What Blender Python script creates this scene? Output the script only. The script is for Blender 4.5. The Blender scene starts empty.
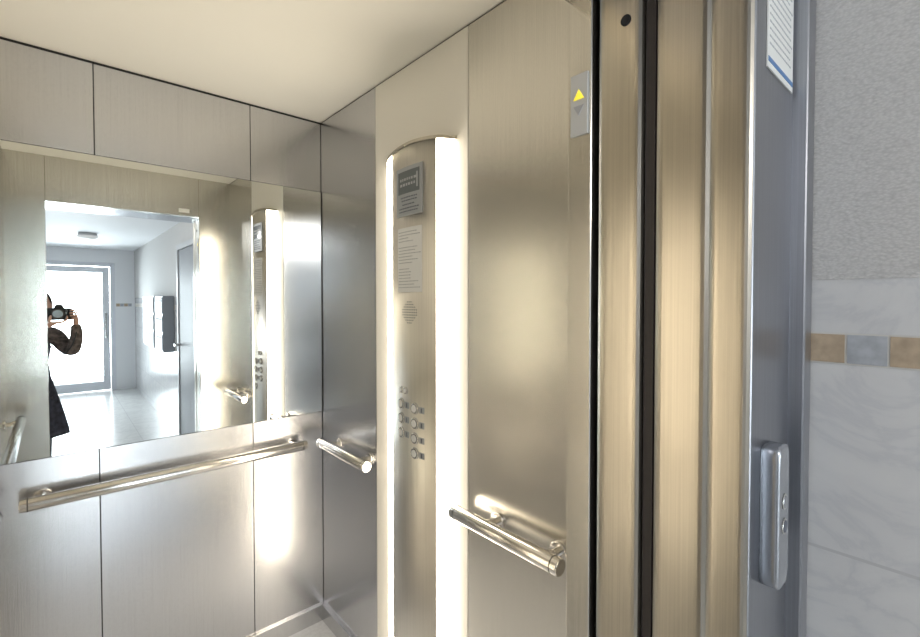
import bpy, bmesh, math, random
from mathutils import Vector, Matrix
random.seed(4)
S = bpy.context.scene
C = S.collection
try:
    S.view_settings.view_transform = 'Standard'
    S.view_settings.look = 'None'
    S.view_settings.exposure = 0.68
except Exception as e:
    print(e)

# ------------------------------------------------------------------ materials
def newmat(name):
    m = bpy.data.materials.new(name); m.use_nodes = True
    nt = m.node_tree
    return m, nt, nt.nodes, nt.links, nt.nodes['Principled BSDF']

def plain(name, col, rough=0.5, metal=0.0, emit=None, estr=0.0, var=0.0, bump=0.0, bscale=80):
    m, nt, N, L, b = newmat(name)
    b.inputs['Base Color'].default_value = (*col, 1)
    b.inputs['Roughness'].default_value = rough
    b.inputs['Metallic'].default_value = metal
    if emit:
        b.inputs['Emission Color'].default_value = (*emit, 1)
        b.inputs['Emission Strength'].default_value = estr
    tc = N.new('ShaderNodeTexCoord')
    if var > 0 or bump > 0:
        n = N.new('ShaderNodeTexNoise'); n.inputs['Scale'].default_value = bscale
        n.inputs['Detail'].default_value = 4
        L.new(tc.outputs['Object'], n.inputs['Vector'])
        if var > 0:
            r = N.new('ShaderNodeValToRGB')
            r.color_ramp.elements[0].position = .3; r.color_ramp.elements[1].position = .7
            r.color_ramp.elements[0].color = (*[c*(1-var) for c in col], 1)
            r.color_ramp.elements[1].color = (*[min(1, c*(1+var)) for c in col], 1)
            L.new(n.outputs['Fac'], r.inputs['Fac']); L.new(r.outputs['Color'], b.inputs['Base Color'])
        if bump > 0:
            bp = N.new('ShaderNodeBump'); bp.inputs['Strength'].default_value = bump
            bp.inputs['Distance'].default_value = .002
            L.new(n.outputs['Fac'], bp.inputs['Height']); L.new(bp.outputs['Normal'], b.inputs['Normal'])
    return m

def steel(name, col=(.62, .60, .57), rough=.28, brush='V', mottle=.12, bump=.12, contrast=.08):
    """brushed stainless sheet, object coordinates (all meshes carry world coordinates)"""
    m, nt, N, L, b = newmat(name)
    b.inputs['Metallic'].default_value = 1.0
    tc = N.new('ShaderNodeTexCoord')
    mp = N.new('ShaderNodeMapping')
    mp.inputs['Scale'].default_value = (420, 420, 3) if brush == 'V' else (4, 4, 500)
    L.new(tc.outputs['Object'], mp.inputs['Vector'])
    n1 = N.new('ShaderNodeTexNoise'); n1.inputs['Scale'].default_value = 1; n1.inputs['Detail'].default_value = 3
    L.new(mp.outputs['Vector'], n1.inputs['Vector'])
    n2 = N.new('ShaderNodeTexNoise'); n2.inputs['Scale'].default_value = 160; n2.inputs['Detail'].default_value = 2
    L.new(tc.outputs['Object'], n2.inputs['Vector'])
    a = N.new('ShaderNodeMath'); a.operation = 'MULTIPLY_ADD'
    a.inputs[1].default_value = mottle*2
    L.new(n2.outputs['Fac'], a.inputs[0]); L.new(n1.outputs['Fac'], a.inputs[2])
    r = N.new('ShaderNodeValToRGB')
    r.color_ramp.elements[0].position = .3; r.color_ramp.elements[1].position = .85
    r.color_ramp.elements[0].color = (*[c*(1-contrast) for c in col], 1)
    r.color_ramp.elements[1].color = (*[min(1, c*(1+contrast)) for c in col], 1)
    L.new(a.outputs[0], r.inputs['Fac']); L.new(r.outputs['Color'], b.inputs['Base Color'])
    b.inputs['Roughness'].default_value = rough
    bp = N.new('ShaderNodeBump'); bp.inputs['Strength'].default_value = bump; bp.inputs['Distance'].default_value = .001
    L.new(a.outputs[0], bp.inputs['Height']); L.new(bp.outputs['Normal'], b.inputs['Normal'])
    return m

M_wall = steel('brushed_steel_wall', (.56, .56, .57), .25, mottle=.3)
M_side = steel('brushed_steel_side', (.64, .62, .575), .25, mottle=.2)
M_lit = plain('satin_panel_glow', (.90, .875, .81), .45, .1)  # satin cream panel, colour lightened to paint in the strips' glow
M_door = steel('brushed_steel_door', (.59, .55, .475), .28, mottle=.03, bump=.08, contrast=.09)
M_frame = steel('brushed_steel_frame', (.40, .41, .44), .33, mottle=.03, contrast=.12)
M_cop = steel('brushed_steel_cop', (.78, .745, .68), .33, mottle=.02, bump=.06)
M_rail = plain('polished_steel_rail', (.82, .80, .77), .17, 1.0)
M_dark = plain('dark_gap', (.012, .012, .014), .6)
M_darkst = plain('dark_brown', (.035, .028, .025), .5)
M_mirror = plain('mirror_glass', (.88, .91, .905), .0, 1.0)
M_ceil = plain('cabin_ceiling_cream', (.94, .92, .85), .55, var=.01, bscale=3)
M_light = plain('light_diffuser', (1, 1, 1), .4, emit=(1, .88, .70), estr=10.5)
M_cfloor = plain('cabin_floor_vinyl', (.66, .68, .72), .35, var=.08, bscale=60)
M_white = plain('white_paint', (.78, .79, .81), .6, bump=.15, bscale=120)
M_lceil = plain('lobby_ceiling', (.78, .79, .81), .7)
M_paper = plain('paper', (.80, .80, .78), .6)
M_ink = plain('ink_grey', (.12, .13, .16), .6)
M_txt = plain('ink_and_shadow_grey', (.35, .36, .38), .6)
M_blue = plain('ink_blue', (.10, .22, .45), .5)
M_yellow = plain('yellow_lit_arrow', (.95, .80, .08), .4, emit=(1, .8, .05), estr=.4)
M_plate = plain('indicator_silver', (.62, .63, .63), .4, .2)
M_grey = plain('grey_plastic', (.45, .46, .48), .4)
M_lop = plain('satin_grey_metal', (.52, .54, .58), .25, .9)
M_bezel = plain('display_bezel_silver', (.42, .44, .46), .4, .3)
M_lcd = plain('lcd_screen', (.15, .17, .18), .15)
M_btn = plain('button_metal', (.88, .86, .82), .22, 1.0)
M_greydoor = plain('grey_door_paint', (.22, .23, .25), .5)
M_mail = plain('mailbox_grey', (.25, .27, .30), .4, .3)
M_upvc = plain('white_frame', (.70, .72, .77), .4)
M_black = plain('camera_black', (.015, .015, .016), .4)
M_coat = plain('coat_navy', (.03, .032, .05), .85, var=.6, bscale=30, bump=.3)
M_sleeve = plain('coat_sleeve_brown', (.12, .095, .085), .9, var=.7, bscale=45, bump=.5)
M_skin = plain('skin', (.62, .37, .27), .5)
M_hair = plain('hair_dark', (.03, .02, .015), .6, bump=.6, bscale=60)
M_trouser = plain('trousers_dark', (.03, .03, .04), .8)
M_shoe = plain('shoes_black', (.01, .01, .01), .4)
M_eye = plain('eye_white', (.8, .8, .8), .2)
M_lips = plain('lips', (.5, .2, .17), .5)
M_beige = plain('mosaic_beige', (.42, .33, .235), .4, var=.15, bscale=60)
M_bluegrey = plain('mosaic_grey', (.38, .40, .43), .4, var=.15, bscale=60)
M_grout = plain('grout', (.60, .59, .56), .8)
M_ground = plain('pavement', (.6, .6, .58), .8, var=.1, bscale=6)

def wallpaper():
    m, nt, N, L, b = newmat('woven_wallpaper')
    b.inputs['Roughness'].default_value = .75
    tc = N.new('ShaderNodeTexCoord')
    mp = N.new('ShaderNodeMapping'); mp.inputs['Scale'].default_value = (1, 190, 330)
    L.new(tc.outputs['Object'], mp.inputs['Vector'])
    n = N.new('ShaderNodeTexVoronoi'); n.inputs['Scale'].default_value = 1
    L.new(mp.outputs['Vector'], n.inputs['Vector'])
    r = N.new('ShaderNodeValToRGB')
    r.color_ramp.elements[0].color = (.62, .61, .60, 1); r.color_ramp.elements[1].color = (.45, .445, .44, 1)
    L.new(n.outputs['Distance'], r.inputs['Fac']); L.new(r.outputs['Color'], b.inputs['Base Color'])
    bp = N.new('ShaderNodeBump'); bp.inputs['Strength'].default_value = .6; bp.inputs['Distance'].default_value = .0015
    bp.invert = True
    L.new(n.outputs['Distance'], bp.inputs['Height']); L.new(bp.outputs['Normal'], b.inputs['Normal'])
    return m
M_paperwall = wallpaper()

def tiles(name, vec_axes, w, h, off=(0, 0), c0=(.64, .64, .64), c1=(.56, .565, .58), grout=(.50, .50, .51), rough=.18, mortar=.003, vein=4.0):
    m, nt, N, L, b = newmat(name)
    b.inputs['Roughness'].default_value = rough
    tc = N.new('ShaderNodeTexCoord')
    sp = N.new('ShaderNodeSeparateXYZ'); cb = N.new('ShaderNodeCombineXYZ')
    L.new(tc.outputs['Object'], sp.inputs[0])
    for i, ax in enumerate(vec_axes):
        ad = N.new('ShaderNodeMath'); ad.operation = 'ADD'; ad.inputs[1].default_value = off[i]
        L.new(sp.outputs[ax], ad.inputs[0]); L.new(ad.outputs[0], cb.inputs[i])
    br = N.new('ShaderNodeTexBrick'); br.offset = 0; br.inputs['Scale'].default_value = 1
    br.inputs['Brick Width'].default_value = w; br.inputs['Row Height'].default_value = h
    br.inputs['Mortar Size'].default_value = mortar; br.inputs['Mortar Smooth'].default_value = .3
    br.inputs['Mortar'].default_value = (*grout, 1)
    L.new(cb.outputs[0], br.inputs['Vector'])
    n = N.new('ShaderNodeTexNoise'); n.inputs['Scale'].default_value = vein; n.inputs['Detail'].default_value = 8
    n.inputs['Distortion'].default_value = 1.6; n.inputs['Roughness'].default_value = .6
    L.new(tc.outputs['Object'], n.inputs['Vector'])
    r = N.new('ShaderNodeValToRGB')
    e = r.color_ramp.elements
    e[0].position = .36; e[0].color = (*c0, 1); e[1].position = .68; e[1].color = (*c0, 1)
    k = e.new(.5); k.color = (*c1, 1)
    k = e.new(.46); k.color = (*[(p*2+q)/3 for p, q in zip(c0, c1)], 1)
    k = e.new(.55); k.color = (*[(p*2+q)/3 for p, q in zip(c0, c1)], 1)
    L.new(n.outputs['Fac'], r.inputs['Fac'])
    L.new(r.outputs['Color'], br.inputs['Color1']); L.new(r.outputs['Color'], br.inputs['Color2'])
    L.new(br.outputs['Color'], b.inputs['Base Color'])
    return m
M_marble = tiles('marble_wall_tile', ('Y', 'Z'), .30, .32, (.30, -.07), vein=5)
M_lfloor = tiles('lobby_floor_tile', ('X', 'Y'), .33, .33, (0, 0), (.70, .70, .69), (.62, .62, .62), (.52, .52, .52), .2)

def glassmat():
    m = bpy.data.materials.new('door_glass'); m.use_nodes = True
    N = m.node_tree.nodes; L = m.node_tree.links
    N.remove(N['Principled BSDF'])
    t = N.new('ShaderNodeBsdfTransparent'); t.inputs[0].default_value = (.93, .96, .97, 1)
    g = N.new('ShaderNodeBsdfGlossy'); g.inputs['Roughness'].default_value = .02
    f = N.new('ShaderNodeFresnel'); f.inputs[0].default_value = 1.45
    x = N.new('ShaderNodeMixShader')
    L.new(f.outputs[0], x.inputs[0]); L.new(t.outputs[0], x.inputs[1]); L.new(g.outputs[0], x.inputs[2])
    L.new(x.outputs[0], N['Material Output'].inputs[0])
    return m
M_glass = glassmat()

# ------------------------------------------------------------------ helpers
def empty(name, loc=(0, 0, 0)):
    e = bpy.data.objects.new(name, None); C.objects.link(e); e.location = loc
    e.empty_display_size = .1
    return e

def link(o, parent=None):
    C.objects.link(o)
    if parent:
        o.parent = parent
        o.matrix_parent_inverse = Matrix.Translation(-Vector(parent.location))
    return o

def from_bm(name, bm, mat, parent=None, smooth=False):
    me = bpy.data.meshes.new(name)
    bmesh.ops.recalc_face_normals(bm, faces=bm.faces)
    bm.to_mesh(me); bm.free()
    for m in (mat if isinstance(mat, (list, tuple)) else [mat]):
        me.materials.append(m)
    if smooth:
        for p in me.polygons: p.use_smooth = True
    return link(bpy.data.objects.new(name, me), parent)

def add_box(bm, x0, x1, y0, y1, z0, z1, mi=0):
    vs = [bm.verts.new((x, y, z)) for x in (x0, x1) for y in (y0, y1) for z in (z0, z1)]
    fs = []
    for f in ((0, 1, 3, 2), (4, 6, 7, 5), (0, 4, 5, 1), (2, 3, 7, 6), (0, 2, 6, 4), (1, 5, 7, 3)):
        q = bm.faces.new([vs[i] for i in f]); q.material_index = mi; fs.append(q)
    return vs, fs

def box(name, x0, x1, y0, y1, z0, z1, mat, parent=None, bevel=0, seg=2):
    bm = bmesh.new(); add_box(bm, x0, x1, y0, y1, z0, z1)
    if bevel:
        bmesh.ops.bevel(bm, geom=bm.edges[:], offset=bevel, segments=seg, affect='EDGES', profile=.5)
    return from_bm(name, bm, mat, parent, smooth=False)

def add_cyl(bm, p0, p1, r, seg=28, bev=0, r2=None, mi=0):
    p0 = Vector(p0); p1 = Vector(p1); d = p1-p0
    q = d.to_track_quat('Z', 'Y').to_matrix().to_4x4()
    Ln = d.length; r2 = r if r2 is None else r2
    prof = [(0, 0), (r-bev, 0)]
    if bev: prof += [(r-bev*.3, bev*.3)]
    prof += [(r, bev), (r2, Ln-bev)]
    if bev: prof += [(r2-bev*.3, Ln-bev*.3)]
    prof += [(r2-bev, Ln), (0, Ln)]
    rings = []
    for rr, z in prof:
        if rr <= 1e-7:
            rings.append([bm.verts.new(p0 + (q @ Vector((0, 0, z))))])
        else:
            rings.append([bm.verts.new(p0 + (q @ Vector((rr*math.cos(2*math.pi*i/seg), rr*math.sin(2*math.pi*i/seg), z)))) for i in range(seg)])
    for a, b in zip(rings, rings[1:]):
        for i in range(seg):
            j = (i+1) % seg
            try:
                if len(a) == 1 and len(b) == 1: continue
                sm = True
                if len(a) == 1: f = bm.faces.new([a[0], b[i], b[j]]); sm = False
                elif len(b) == 1: f = bm.faces.new([a[i], a[j], b[0]]); sm = False
                else: f = bm.faces.new([a[i], a[j], b[j], b[i]])
                f.material_index = mi; f.smooth = sm
            except ValueError: pass
def cyl(name, p0, p1, r, mat, parent=None, bev=0, seg=28, r2=None):
    bm = bmesh.new(); add_cyl(bm, p0, p1, r, seg, bev, r2)
    return from_bm(name, bm, mat, parent)

def tube(name, pts, r, mat, parent=None):
    cu = bpy.data.curves.new(name, 'CURVE'); cu.dimensions = '3D'; cu.bevel_depth = r; cu.bevel_resolution = 3
    sp = cu.splines.new('NURBS'); sp.points.add(len(pts)-1)
    for p, q in zip(sp.points, pts): p.co = (*q, 1)
    sp.use_endpoint_u = True; sp.order_u = 3
    cu.materials.append(mat)
    return link(bpy.data.objects.new(name, cu), parent)

# ------------------------------------------------------------------ key dimensions
XL, XR, YF, YB, ZC = -.20, .90, .506, 1.96, 2.25     # cabin
JX = .715; JL = -.036                                   # car opening
LY = .21                                                # landing face
LX = .98                                                # lobby right wall
OH = 2.0

# ------------------------------------------------------------------ cabin shell
wb = box('wall_back', XL-.06, XR+.06, YB+.004, YB+.05, -.02, ZC+.05, M_dark)
g = .0012
cols = [XL, .104, .600, XR]
for i in range(3):
    a, b_ = cols[i]+g, cols[i+1]-g
    box('upper_panel_%d' % i, a, b_, YB, YB+.006, 1.940, 2.241, M_wall, wb, .001, 1)
    box('lower_panel_%d' % i, a, b_, YB, YB+.006, .07, .951, M_wall, wb, .001, 1)
box('mirror_backing', XL, XR, YB+.001, YB+.006, .951, 1.940, M_dark, wb)
box('wall_mirror', XL+.003, XR-.004, YB-.005, YB+.0005, .954, 1.937, M_mirror)
wr = box('wall_right', XR+.004, XR+.05, YF-.04, YB+.004, -.02, ZC+.05, M_dark)
rc = [YF, .982, 1.493, YB]
for i, mm in enumerate((M_side, M_lit, M_wall)):
    box('side_panel_%d' % i, XR, XR+.006, rc[i]+g, rc[i+1]-g, .07, 2.245, mm, wr, .001, 1)
wl = box('wall_left', XL-.05, XL-.004, YF-.04, YB+.004, -.02, ZC+.05, M_dark)
for i in range(3):
    box('side_panel_%d' % i, XL-.006, XL, rc[i]+g, rc[i+1]-g, .07, 2.245, M_side, wl, .001, 1)
wf = empty('wall_front', (.34, YF, 1))
box('return_panel_open_side', JX, XR+.004, .457, YF, .0, 2.25, M_side, wf, .0015, 1)
box('return_panel_close_side', XL-.004, JL, .457, YF, .0, 2.25, M_side, wf, .0015, 1)
box('header_panel', JL, JX, .457, YF, OH, 2.25, M_side, wf, .0015, 1)
for nm, a in (('baseboard_back', (XL, XR, YB-.012, YB, 0, .07)), ('baseboard_right', (XR-.012, XR, YF, YB-.012, 0, .07)),
              ('baseboard_left', (XL, XL+.012, YF, YB-.012, 0, .07))):
    box(nm, *a, M_wall)
box('ceiling', XL-.06, XR+.06, .457, YB+.05, ZC, ZC+.06, M_ceil)
box('floor', XL-.06, XR+.06, .457, YB+.05, -.06, 0, M_cfloor)

# ------------------------------------------------------------------ control column
PY = 1.211; HW = .121; PX = .868; BUL = .012
def xf(y): return PX - BUL*max(0, 1-((y-PY)/HW)**2)
def ztop(y): return 1.935+.022*max(0, 1-((y-1.222)/.20)**2)
cop = empty('control_panel', (.88, PY, 1.0))
bm = bmesh.new()
prof = []
for t in (0, .33, .66, 1): prof.append((.9-.032*math.sin(t*math.pi/2), 1.412-(1.412-(PY+HW))*t, 1))
for k in range(1, 21):
    y = PY+HW-2*HW*k/20; prof.append((xf(y), y, 0))
for t in (.25, .5, .75, 1): prof.append((PX+.032*(1-math.cos(t*math.pi/2)), (PY-HW)-((PY-HW)-1.040)*t, 1))
cols_ = []
for x, y, k in prof:
    cols_.append((bm.verts.new((x, y, .075)), bm.verts.new((x, y, ztop(y))), bm.verts.new((.9, y, ztop(y)))))
for i in range(len(prof)-1):
    a, b2 = cols_[i], cols_[i+1]
    f = bm.faces.new((a[0], b2[0], b2[1], a[1])); f.smooth = True
    f.material_index = 1 if (i < 3 or i >= 23) else 0
    try:
        f = bm.faces.new((a[1], b2[1], b2[2], a[2])); f.material_index = 0
    except ValueError: pass
bmesh.ops.remove_doubles(bm, verts=bm.verts, dist=1e-5)
from_bm('column_shell', bm, [M_cop, M_light], cop)
bm = bmesh.new(); ring = []
for k in range(25):
    y = 1.418-(1.418-1.030)*k/24
    best = .9
    for (x0, y0, _), (x1, y1, _) in zip(prof, prof[1:]):
        if y1 <= y <= y0: best = x0+(x1-x0)*(y0-y)/(y0-y1+1e-9)
    z = ztop(y)
    ring.append([bm.verts.new(p) for p in ((best-.003, y, z-.004), (best-.003, y, z+.006), (.9, y, z+.006), (.9, y, z-.004))])
for a, b2 in zip(ring, ring[1:]):
    for i in range(4):
        j = (i+1) % 4; bm.faces.new((a[i], a[j], b2[j], b2[i]))
from_bm('column_cap', bm, M_door, cop)

def conform(name, fn_bm, mat, parent):
    """fn_bm builds geometry in (w, y, z) coords; w = outward from the curved plate"""
    bm = bmesh.new(); fn_bm(bm)
    for v in bm.verts: v.co = Vector((xf(v.co.y)-v.co.x, v.co.y, v.co.z))
    return from_bm(name, bm, mat, parent)
def cbox(name, w0, w1, y0, y1, z0, z1, mat):
    def f(bm):
        n = max(1, int((y1-y0)/.02))
        for i in range(n):
            add_box(bm, w0, w1, y0+(y1-y0)*i/n, y0+(y1-y0)*(i+1)/n, z0, z1)
    return conform(name, f, mat, cop)
cbox('display_bezel', -.001, .003, 1.145, 1.288, 1.728, 1.885, M_bezel)
cbox('display_screen', .003, .0036, 1.158, 1.276, 1.800, 1.872, M_lcd)
def f(bm):
    for zz in (1.845, 1.828):
        y = 1.262
        while y > 1.175:
            l = random.uniform(.006, .014); add_box(bm, .0036, .0039, y-l, y, zz-.004, zz+.004); y -= l+.005
    add_box(bm, .0036, .0039, 1.165, 1.172, 1.812, 1.86)
conform('display_text', f, M_grey, cop)
def f(bm):
    for zz, lo, hi in ((1.787, 1.175, 1.26), (1.777, 1.18, 1.255), (1.764, 1.19, 1.25), (1.752, 1.165, 1.27), (1.742, 1.165, 1.27)):
        y = hi
        while y > lo:
            l = random.uniform(.005, .012); add_box(bm, .003, .0034, y-l, y, zz-.002, zz+.002); y -= l+.003
conform('bezel_text', f, M_ink, cop)
cbox('paper_notice', -.001, .001, 1.150, 1.285, 1.480, 1.690, M_paper)
def f(bm):
    for r_ in range(19):
        if r_ in (4, 11): continue
        z = 1.676-r_*.010; y = 1.277
        end = 1.16+(random.random()*.06)
        while y > end:
            l = random.uniform(.003, .010); add_box(bm, .001, .0013, y-l, y, z-.0012, z+.0012); y -= l+.003
conform('notice_text', f, M_txt, cop)
def f(bm):
    for i in range(-4, 5):
        for j in range(-4, 5):
            if i*i+j*j < 18:
                add_cyl(bm, (0, 1.215+i*.0095, 1.415+j*.0085), (.0006, 1.215+i*.0095, 1.415+j*.0085), .0022, 8)
conform('speaker_holes', f, M_ink, cop)
def button(i, y, z, small=False):
    r_ = .011 if small else .0175
    def f(bm): add_cyl(bm, (-.001, y, z), (.001, y, z), r_*1.06, 24)
    conform('button_painted_shadow_%d' % i, f, M_txt, cop)  # grey disc painted as the shadow round the button
    def f(bm): add_cyl(bm, (.001, y, z), (.005, y, z), r_, 24, .001)
    conform('button_ring_%d' % i, f, M_btn, cop)
    def f(bm): add_cyl(bm, (.005, y, z), (.0055, y, z), r_*.80, 24)
    conform('button_gap_%d' % i, f, M_ink, cop)
    def f(bm): add_cyl(bm, (.005, y, z), (.007, y, z), r_*.70, 24, .001)
    conform('button_cap_%d' % i, f, M_paper, cop)
    if not small:
        cbox('button_tag_%d' % i, -.001, .002, y-.044, y-.023, z-.011, z+.009, M_bezel)
        def f(bm):
            add_box(bm, .002, .0023, y-.036, y-.031, z-.008, z+.006)
        conform('button_digit_%d' % i, f, M_ink, cop)
bt = [(1.262, 1.158, True), (1.235, 1.158, True), (1.262, 1.112, False), (1.185, 1.108, False), (1.262, 1.064, False), (1.185, 1.060, False),
      (1.262, 1.016, False), (1.185, 1.012, False), (1.185, .964, False)]
for i, (y, z, s) in enumerate(bt): button(i, y, z, s)

# ------------------------------------------------------------------ handrails
def handrail(name, p0, p1, out, brackets, r=.0205):
    p0 = Vector(p0); p1 = Vector(p1); out = Vector(out)
    e = empty(name, (p0+p1)/2)
    cyl('rail_tube', p0, p1, r, M_rail, e, .003, 36)
    d = (p1-p0).normalized()
    cyl('end_collar_a', p0+d*.018, p0+d*.0205, r+.0004, M_dark, e)
    cyl('end_collar_b', p1-d*.0205, p1-d*.018, r+.0004, M_dark, e)
    for i, t in enumerate(brackets):
        c = p0.lerp(p1, t)
        cyl('bracket_stem_%d' % i, c+out*.25, c+out*.99, .011, M_rail, e)
        cyl('bracket_rose_%d' % i, c+out*.86, c+out*.999, .024, M_rail, e, .002)
        cyl('bracket_saddle_%d' % i, c-out*.02, c+out*.5, .0155, M_rail, e, .003)
    return e
handrail('handrail', (-.092, 1.902, .832), (.80, 1.902, .832), (0, .058, 0), (.06, .95))
handrail('handrail', (.845, 1.470, .843), (.845, 1.862, .843), (.055, 0, 0), (.18, .82))
handrail('handrail', (.845, .612, .850), (.845, .985, .850), (.055, 0, 0), (.12, .66))
handrail('handrail', (-.142, .66, .840), (-.142, 1.84, .840), (-.058, 0, 0), (.08, .92))

# ------------------------------------------------------------------ doors and jambs
cd = empty('elevator_car_door', (.74, .41, 1))
def leaf(name, x, y0, y1, parent, mat, bulge=.0015):
    bm = bmesh.new(); n = 14; pr = [(x+.04, y0)]
    for k in range(n+1):
        t = k/n; y = y0+(y1-y0)*t
        e = (1-abs(2*t-1)**8)
        pr.append((x+bulge*2-bulge*2*e, y))
    pr.append((x+.04, y1))
    lo = [bm.verts.new((a, b, .002)) for a, b in pr]; hi = [bm.verts.new((a, b, OH-.002)) for a, b in pr]
    m = len(pr)
    for i in range(m):
        j = (i+1) % m; q = bm.faces.new((lo[i], lo[j], hi[j], hi[i]))
    bm.faces.new(lo); bm.faces.new(hi)
    return from_bm(name, bm, mat, parent)
leaf('door_leaf_edge', .725, .371, .449, cd, M_door)
cyl('door_sensor', (.7255, .398, 1.925), (.723, .398, 1.925), .009, M_dark, cd)
ld = empty('landing_door', (.75, .28, 1))
leaf('door_leaf_front', .735, .212, .2675, ld, M_door)
leaf('door_leaf_rear', .737, .2685, .351, ld, M_door)
box('door_gap_strip', .738, .76, .353, .369, .002, OH-.002, M_darkst, ld)  # very dark strip filling the gap between car and landing doors
box('dark_pocket_backing', .78, .82, LY+.004, .456, -.02, 2.4, M_dark)  # black backing added behind the leaves so the pocket gaps look dark
fr = empty('door_frame', (.85, LY, 1))
box('frame_face_right', .738, .932, LY, LY+.03, 0, 2.12, M_frame, fr, .0015, 1)
box('frame_edge_right', .932, .975, .188, LY+.03, 0, 2.12, M_frame, fr, .003, 2)
box('frame_face_left', -.22, -.048, LY, LY+.03, 0, 2.12, M_frame, fr, .0015, 1)
box('frame_header', -.22, .932, LY, LY+.03, 2.121, 2.24, M_frame, fr, .0015, 1)
box('frame_header_lower', -.048, .738, LY, LY+.03, OH, 2.12, M_frame, fr)
box('jamb_left', -.10, -.048, LY+.031, .456, 0, OH, M_door, fr)
box('head_lining', -.10, .78, LY+.031, .456, OH, OH+.05, M_frame, fr)
box('sill_landing', -.10, .78, LY, .335, -.05, .001, M_frame, fr)
box('sill_car', -.10, .78, .345, .456, -.05, .001, M_frame, fr)
nt_ = empty('safety_notice', (.85, LY-.002, 1.9))
box('sheet', .784, .918, LY-.0025, LY-.0005, 1.797, 2.005, M_paper, nt_)
bm = bmesh.new()
for r_ in range(15):
    z = 1.985-r_*.0108; x = .792
    while x < .895+random.random()*.012:
        l = random.uniform(.003, .010); add_box(bm, x, x+l, LY-.0030, LY-.0024, z-.0012, z+.0012); x += l+.003
from_bm('notice_text', bm, M_grey, nt_)
box('blue_footer', .786, .916, LY-.0032, LY-.0024, 1.806, 1.813, M_blue, nt_)

lop = empty('call_button_panel', (.81, LY-.012, 1.13))
bm = bmesh.new()
zc, hz = 1.132, .106
xc, hx = .809, .026
pro = []
for s in range(40):
    a = 2*math.pi*s/40
    c_, s_ = math.cos(a), math.sin(a)
    pro.append((xc+hx*math.copysign(abs(c_)**.35, c_), zc+hz*math.copysign(abs(s_)**.2, s_)))
layers = [(LY-.0005, 1.0), (LY-.020, 1.0), (LY-.0235, .97), (LY-.025, .88)]
rings = []
for y, k in layers:
    rings.append([bm.verts.new((xc+(px-xc)*k, y, zc+(pz-zc)*(1-(1-k)*.25))) for px, pz in pro])
for a, b2 in zip(rings, rings[1:]):
    for i in range(40):
        j = (i+1) % 40; q = bm.faces.new((a[i], a[j], b2[j], b2[i])); q.smooth = True
bm.faces.new(rings[-1]); bm.faces.new(rings[0])
from_bm('housing', bm, M_lop, lop)
for i, z in enumerate((1.155, 1.118)):
    cyl('call_button_ring_%d' % i, (xc, LY-.0245, z), (xc, LY-.0265, z), .012, M_btn, lop, .001)
    cyl('call_button_cap_%d' % i, (xc, LY-.0260, z), (xc, LY-.0272, z), .009, M_ink if i else M_lop, lop, .0005)

di = empty('direction_indicator', (JX-.002, .48, 1.8))
box('indicator_plate', JX-.004, JX-.0002, .4625, .4985, 1.752, 1.862, M_plate, di, .001, 2)
def tri(name, y, z, s, up, mat):
    bm = bmesh.new()
    d = s if up else -s
    a = [bm.verts.new((JX-.0052, y-s, z-d*.8)), bm.verts.new((JX-.0052, y+s, z-d*.8)), bm.verts.new((JX-.0052, y, z+d*.8))]
    b = [bm.verts.new((JX-.004, v.co.y, v.co.z)) for v in a]
    bm.faces.new(a); bm.faces.new(b)
    for i in range(3): bm.faces.new((a[i], a[(i+1) % 3], b[(i+1) % 3], b[i]))
    from_bm(name, bm, mat, di)
tri('arrow_up', .4805, 1.825, .011, True, M_yellow)
tri('arrow_down', .4805, 1.796, .011, False, M_grey)
box('inspection_label', .60, .66, YF, YF+.002, 2.02, 2.045, M_paper, wf)

# ------------------------------------------------------------------ lobby
LB = -5.3; LLX = -1.3; LC = 2.26
wlr = box('wall_lobby_right', LX, LX+.12, LB-.12, .26, -.02, LC+.1, M_marble)
box('wallpaper_layer', LX-.0015, LX+.001, LB, LY+.045, 1.489, LC, M_paperwall, wlr)
bm = bmesh.new()
k = 0
yy = .142+.052
add_box(bm, LX-.0015, LX+.001, LB, LY+.045, 1.348, 1.400, 2)
while yy > LB+.06:
    add_box(bm, LX-.0028, LX-.001, yy-.052+.0016, min(yy-.0016, .2), 1.3505, 1.3975, k % 2); yy -= .052; k += 1
from_bm('mosaic_border', bm, [M_beige, M_bluegrey, M_grout], wlr)
box('wall_lobby_left', LLX-.12, LLX, LB-.12, .26, -.02, LC+.1, M_white)
wle = box('wall_lobby_elevator', LLX, -.222, LY, LY+.05, -.02, LC+.1, M_white)
box('over_door', -.221, LX, LY+.001, LY+.05, 2.242, LC+.1, M_white, wle)
box('floor_lobby', LLX-.12, LX+.12, LB-.12, LY, -.06, 0, M_lfloor)
box('ceiling_lobby', LLX-.12, LX+.12, LB-.12, LY+.06, LC, LC+.06, M_lceil)
DX0, DX1, DH = -.42, .72, 2.05
wlf = empty('wall_lobby_far', (0, LB, 1))
box('wall_piece_left', LLX, DX0, LB-.12, LB, 0, LC, M_white, wlf)
box('wall_piece_right', DX1, LX, LB-.12, LB, 0, LC, M_white, wlf)
box('wall_piece_top', DX0, DX1, LB-.12, LB, DH, LC, M_white, wlf)
bm = bmesh.new(); x = DX1+.01; k = 0
while x < LX-.05:
    add_box(bm, x+.002, x+.05, LB-.001, LB+.003, 1.35, 1.398, k % 2); x += .052; k += 1
from_bm('mosaic_border_far', bm, [M_beige, M_bluegrey], wlf)
ed = empty('door_entrance', (.15, LB-.05, 1))
def fr_box(n, x0, x1, z0, z1, d=.0): box(n, x0, x1, LB-.09+d, LB-.03+d, z0, z1, M_upvc, ed, .004, 2)
fr_box('frame_left', DX0, DX0+.06, 0, DH); fr_box('frame_right', DX1-.06, DX1, 0, DH)
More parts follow.
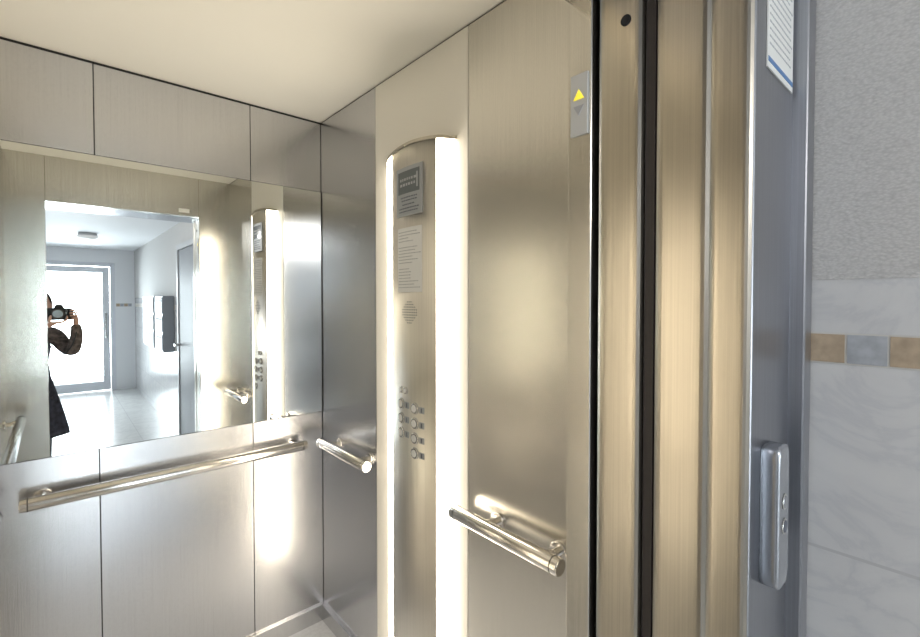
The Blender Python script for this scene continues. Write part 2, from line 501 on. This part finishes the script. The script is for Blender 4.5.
fr_box('frame_top', DX0+.06, DX1-.06, DH-.06, DH)
fr_box('leaf_stile_a', -.35, -.26, .02, DH-.07, .01); fr_box('leaf_stile_b', .56, .65, .02, DH-.07, .01)
fr_box('leaf_rail_top', -.26, .56, DH-.16, DH-.07, .01); fr_box('leaf_rail_bottom', -.26, .56, .02, .16, .01)
box('glass_pane', -.26, .56, LB-.06, LB-.052, .16, DH-.16, M_glass, ed)
cyl('door_pull', (.60, LB+.03, .85), (.60, LB+.03, 1.25), .012, M_rail, ed)
cyl('pull_post_a', (.60, LB-.03, .9), (.60, LB+.03, .9), .008, M_rail, ed)
cyl('pull_post_b', (.60, LB-.03, 1.2), (.60, LB+.03, 1.2), .008, M_rail, ed)
box('ground_outside', -12, 12, -24, LB-.12, -.12, -.04, M_ground)
hw = empty('house_outside', (0, -15, 1))
box('facade', -6, 1.0, -16, -15, -.04, 2.6, M_ground, hw)
for i in range(4):
    box('window_%d' % i, -4.5+i*1.4, -3.6+i*1.4, -15.0, -14.96, 1.0, 2.0, M_mail, hw)
for j, (a, b2) in enumerate(((-3.40, -2.55), (-2.45, -1.95))):
    mb = empty('mailbox_unit', (LX-.07, (a+b2)/2, 1.2))
    XB = LX-.0035
    box('cabinet', LX-.11, XB, a, b2, .88, 1.50, M_mail, mb, .004, 2)
    for i in range(3):
        z0 = .89+i*.202
        box('flap_%d' % i, LX-.117, LX-.109, a+.02, b2-.02, z0+.01, z0+.19, M_mail, mb, .003, 2)
        box('slot_%d' % i, LX-.119, LX-.116, a+.06, b2-.06, z0+.14, z0+.16, M_dark, mb)
sd = empty('door_side', (LX, -1.2, 1))
box('leaf', LX-.03, LX-.004, -1.52, -.78, 0.005, 1.96, M_greydoor, sd, .003, 2)
box('casing_a', LX-.04, LX-.003, -1.58, -1.525, 0, 2.02, M_grey, sd)
box('casing_b', LX-.04, LX-.003, -.775, -.72, 0, 2.02, M_grey, sd)
box('casing_top', LX-.04, LX-.003, -1.525, -.775, 1.965, 2.02, M_grey, sd)
cyl('door_knob', (LX-.03, -1.45, 1.0), (LX-.09, -1.45, 1.0), .014, M_rail, sd)
cyl('door_lever', (LX-.085, -1.46, 1.0), (LX-.085, -1.34, 1.0), .009, M_rail, sd, .002)
M_dome = plain('lamp_dome', (.7, .7, .7), .4, emit=(1, .97, .93), estr=.12)
def dome(x, y, power):
    e = empty('ceiling_lamp', (x, y, LC))
    cyl('lamp_base', (x, y, LC-.03), (x, y, LC-.001), .09, M_grey, e, .004)
    bm = bmesh.new(); bmesh.ops.create_uvsphere(bm, u_segments=32, v_segments=16, radius=.10)
    for v in bm.verts:
        v.co.z *= .5
        if v.co.z > 0: v.co.z *= .1
        v.co += Vector((x, y, LC-.032))
    from_bm('lamp_glass', bm, M_dome, e, True)
    if power:  # fill light, placed only under the added lamp
        l = bpy.data.lights.new('added_fill_lamp', 'POINT'); l.energy = power; l.color = (1, .97, .93); l.shadow_soft_size = .03
        o = bpy.data.objects.new('added_fill_lamp', l); link(o, e); o.location = (x, y, LC-.14)
dome(.30, -3.2, 0)
dome(-.35, -1.1, 15)  # unseen second lamp, added to brighten the lobby near the camera

# daylight through the entrance
l = bpy.data.lights.new('daylight', 'AREA'); l.shape = 'RECTANGLE'; l.size = 1.1; l.size_y = 2.0
l.energy = 100; l.color = (.94, .975, 1.0)
o = bpy.data.objects.new('daylight_entrance', l); C.objects.link(o)
o.location = (.15, LB-.35, 1.2); o.rotation_euler = (math.radians(90), 0, 0)

w = bpy.data.worlds.new('world'); S.world = w; w.use_nodes = True
bg = w.node_tree.nodes['Background']
bg.inputs[0].default_value = (.93, .97, 1, 1); bg.inputs[1].default_value = 2.5

# ------------------------------------------------------------------ photographer
ph = empty('photographer', (-.2, -.3, 0))
def skin(name, pts, edges, radii, mat, parent, sub=2, root=0, flat=None):
    me = bpy.data.meshes.new(name); me.from_pydata([tuple(p) for p in pts], edges, []); me.update()
    me.materials.append(mat)
    o = link(bpy.data.objects.new(name, me), parent)
    o.modifiers.new('skin', 'SKIN')
    for i, r_ in enumerate(radii):
        sv = me.skin_vertices[0].data[i]
        sv.radius = (r_ if isinstance(r_, tuple) else (r_, r_)); sv.use_root = (i == root)
    o.modifiers['skin'].use_smooth_shade = True
    s = o.modifiers.new('sub', 'SUBSURF'); s.levels = sub; s.render_levels = sub
    return o
BX = -.20; BY = -.30
torso = [(BX, BY, .88), (BX, BY, 1.0), (BX+.01, BY, 1.12), (BX+.02, BY+.01, 1.24), (BX+.04, BY+.02, 1.32), (BX+.07, BY+.05, 1.385)]
skin('torso_coat', torso, [(i, i+1) for i in range(5)], [(.17, .13), (.145, .11), (.15, .115), (.16, .12), (.11, .08), (.05, .05)], M_coat, ph)
skin('legs', [(BX, BY, .86), (BX-.09, BY, .80), (BX-.10, BY+.01, .46), (BX-.10, BY-.02, .08), (BX+.09, BY, .80), (BX+.10, BY+.01, .46), (BX+.10, BY-.02, .08)],
     [(0, 1), (1, 2), (2, 3), (0, 4), (4, 5), (5, 6)], [.11, .085, .058, .042, .085, .058, .042], M_trouser, ph)
for i, sx in enumerate((-.10, .10)):
    skin('shoe_%d' % i, [(BX+sx, BY-.05, .045), (BX+sx, BY+.03, .045), (BX+sx, BY+.12, .03), (BX+sx, BY+.17, .026)], [(0, 1), (1, 2), (2, 3)],
         [(.036, .042), (.038, .045), (.042, .028), (.032, .022)], M_shoe, ph)
bm = bmesh.new(); rings = []
for z, rx, ry in ((1.06, .148, .12), (.98, .155, .13), (.86, .18, .155), (.72, .215, .175), (.60, .24, .19), (.56, .245, .192), (.56, .235, .178), (.75, .20, .155)):
    rings.append([bm.verts.new((BX+(rx+(.008*math.sin(7*a) if z < .9 else 0))*math.cos(a), BY+(ry+(.008*math.sin(7*a) if z < .9 else 0))*math.sin(a), z)) for a in [2*math.pi*i/56 for i in range(56)]])
for a, b2 in zip(rings, rings[1:]):
    for i in range(56): bm.faces.new((a[i], a[(i+1) % 56], b2[(i+1) % 56], b2[i]))
from_bm('coat_skirt', bm, M_coat, ph, True)
skin('arm_right', [(BX+.10, BY+.03, 1.30), (BX+.18, BY+.03, 1.28), (.035, -.225, 1.18), (.072, -.175, 1.155), (.090, -.115, 1.28), (.085, -.098, 1.365)],
     [(i, i+1) for i in range(5)], [.068, .062, .048, .046, .038, .030], M_sleeve, ph)
skin('arm_left', [(BX-.06, BY+.03, 1.30), (BX-.14, BY+.04, 1.27), (BX-.17, BY+.10, 1.10), (BX-.14, BY+.14, 1.07), (-.13, -.105, 1.22), (-.065, -.075, 1.345)],
     [(i, i+1) for i in range(5)], [.07, .066, .052, .050, .038, .030], M_sleeve, ph)
HC = Vector((-.115, -.215, 1.49))
bm = bmesh.new(); bmesh.ops.create_uvsphere(bm, u_segments=40, v_segments=28, radius=1)
for v in bm.verts:
    x, y, z = v.co
    wx = .073*(1-.22*max(0, -z)**1.5); wy = .092
    nx = x*wx; ny = y*wy; nz = z*.112
    if y > .3:
        ny -= .006*max(0, 1-abs(z-.02)*6)*(1 if abs(x) > .15 else 0)
        nose = math.exp(-((x/.14)**2))*math.exp(-(((z+.18)/.2)**2)); ny += .022*nose
        ny += .006*math.exp(-((x/.3)**2))*math.exp(-(((z+.55)/.08)**2))
        ny += .007*math.exp(-((x/.35)**2))*math.exp(-(((z+.85)/.15)**2))
    v.co = HC+Vector((nx, ny, nz))
from_bm('head', bm, M_skin, ph, True)
for i, sx in enumerate((-.030, .030)):
    bm = bmesh.new(); bmesh.ops.create_uvsphere(bm, u_segments=16, v_segments=12, radius=.0115)
    for v in bm.verts: v.co += HC+Vector((sx, .078, .004))
    from_bm('eye_%d' % i, bm, M_eye, ph, True)
    bm = bmesh.new(); bmesh.ops.create_uvsphere(bm, u_segments=12, v_segments=8, radius=.0055)
    for v in bm.verts: v.co += HC+Vector((sx, .0862, .004))
    from_bm('iris_%d' % i, bm, M_black, ph, True)
for i, sx in enumerate((-.074, .074)):
    bm = bmesh.new(); bmesh.ops.create_uvsphere(bm, u_segments=16, v_segments=12, radius=1)
    for v in bm.verts: v.co = HC+Vector((sx+v.co.x*.008, v.co.y*.018-.005, v.co.z*.03-.005))
    from_bm('ear_%d' % i, bm, M_skin, ph, True)
tube('mouth', [tuple(HC+Vector((-.022, .083, -.062))), tuple(HC+Vector((0, .094, -.064))), tuple(HC+Vector((.022, .083, -.062)))], .004, M_lips, ph)
skin('neck', [tuple(HC+Vector((0, -.015, -.07))), (BX+.06, BY+.045, 1.36)], [(0, 1)], [.048, .055], M_skin, ph)
bm = bmesh.new(); bmesh.ops.create_uvsphere(bm, u_segments=40, v_segments=28, radius=1)
for v in bm.verts:
    x, y, z = v.co
    k = 1.0
    if y > .25 and z < .45: k = .86
    lz = z*.125 if z > 0 else z*.17
    v.co = HC+Vector((x*.086*k, y*.106*k-.010 - (.03 if (y > .25 and z < .45) else 0), lz+.006))
from_bm('hair', bm, M_hair, ph, True)
def finger(name, pts, r0=.0088):
    n = len(pts); skin(name, pts, [(i, i+1) for i in range(n-1)], [r0*(1-.12*i) for i in range(n)], M_skin, ph, 1)
skin('palm_right', [(.086, -.100, 1.355), (.086, -.090, 1.385), (.085, -.078, 1.43)], [(0, 1), (1, 2)], [(.022, .026), (.016, .034), (.013, .036)], M_skin, ph)
for i, (z, ln) in enumerate(((1.462, .030), (1.443, .034), (1.424, .031), (1.406, .024))):
    finger('finger_right_%d' % i, [(.086, -.080, z-.004), (.090, -.052, z), (.084, -.034, z), (.084-ln*.6, -.0295, z-.001), (.084-ln, -.034, z-.002)])
finger('thumb_right', [(.086, -.098, 1.405), (.074, -.112, 1.425), (.056, -.114, 1.438), (.044, -.112, 1.442)], .010)
skin('palm_left', [(-.062, -.075, 1.350), (-.045, -.058, 1.366), (-.012, -.042, 1.378)], [(0, 1), (1, 2)], [(.022, .024), (.030, .015), (.032, .012)], M_skin, ph)
for i, (y, ln) in enumerate(((-.016, .030), (-.034, .036), (-.052, .033), (-.068, .026))):
    finger('finger_left_%d' % i, [(-.02, y-.004, 1.378), (.010, y, 1.378), (.030, y, 1.388), (.040, y, 1.388+ln*.6), (.040, y, 1.388+ln)])
finger('thumb_left', [(-.045, -.045, 1.372), (-.046, -.030, 1.395), (-.042, -.026, 1.415), (-.036, -.026, 1.428)], .010)

ds = empty('dslr_camera', (0, -.07, 0))
ZL = 1.437
box('body', -.066, .066, -.096, -.052, ZL-.045, ZL+.040, M_black, ds, .008, 3)
box('grip', .046, .072, -.096, -.038, ZL-.045, ZL+.032, M_black, ds, .009, 3)
bm = bmesh.new(); vs, _ = add_box(bm, -.028, .028, -.095, -.045, ZL+.036, ZL+.066)
for v in vs:
    if v.co.z > ZL+.05: v.co.x *= .62; v.co.y = -.07+(v.co.y+.07)*.8
bmesh.ops.bevel(bm, geom=bm.edges[:], offset=.004, segments=2, affect='EDGES')
from_bm('prism_hump', bm, M_black, ds)
cyl('lens_mount', (-.006, -.054, ZL), (-.006, -.040, ZL), .033, M_black, ds, .002, 36)
cyl('lens_barrel', (-.006, -.041, ZL), (-.006, -.016, ZL), .031, M_black, ds, .002, 36)
cyl('lens_rim', (-.006, -.017, ZL), (-.006, -.012, ZL), .033, M_darkst, ds, .002, 36)
cyl('front_glass', (-.006, -.0125, ZL), (-.006, -.0115, ZL), .026, M_lcd, ds, 0, 36)
tube('neck_strap', [(.068, -.09, ZL+.03), (.10, -.10, ZL-.02), (.085, -.075, ZL-.16), (.05, -.075, ZL-.26), (0, -.10, ZL-.30), (-.06, -.12, ZL-.2), (-.10, -.11, ZL-.05), (-.068, -.09, ZL+.03)], .004, M_black, ds)
for e in (ph, ds):
    e.scale = (1, 1, .95); e.location.x += .015; e.location.y -= .01

# ------------------------------------------------------------------ camera
cam = bpy.data.cameras.new('camera'); co = bpy.data.objects.new('camera', cam); C.objects.link(co)
co.location = (0, 0, 1.455)
cam.sensor_width = 36; cam.lens = 457/920*36; cam.clip_start = .01
P = 1.2
co.rotation_euler = (math.radians(90-P), 0, math.radians(-41.5))
cam.shift_y = -(18.5-457*math.tan(math.radians(P)))/920
S.camera = co
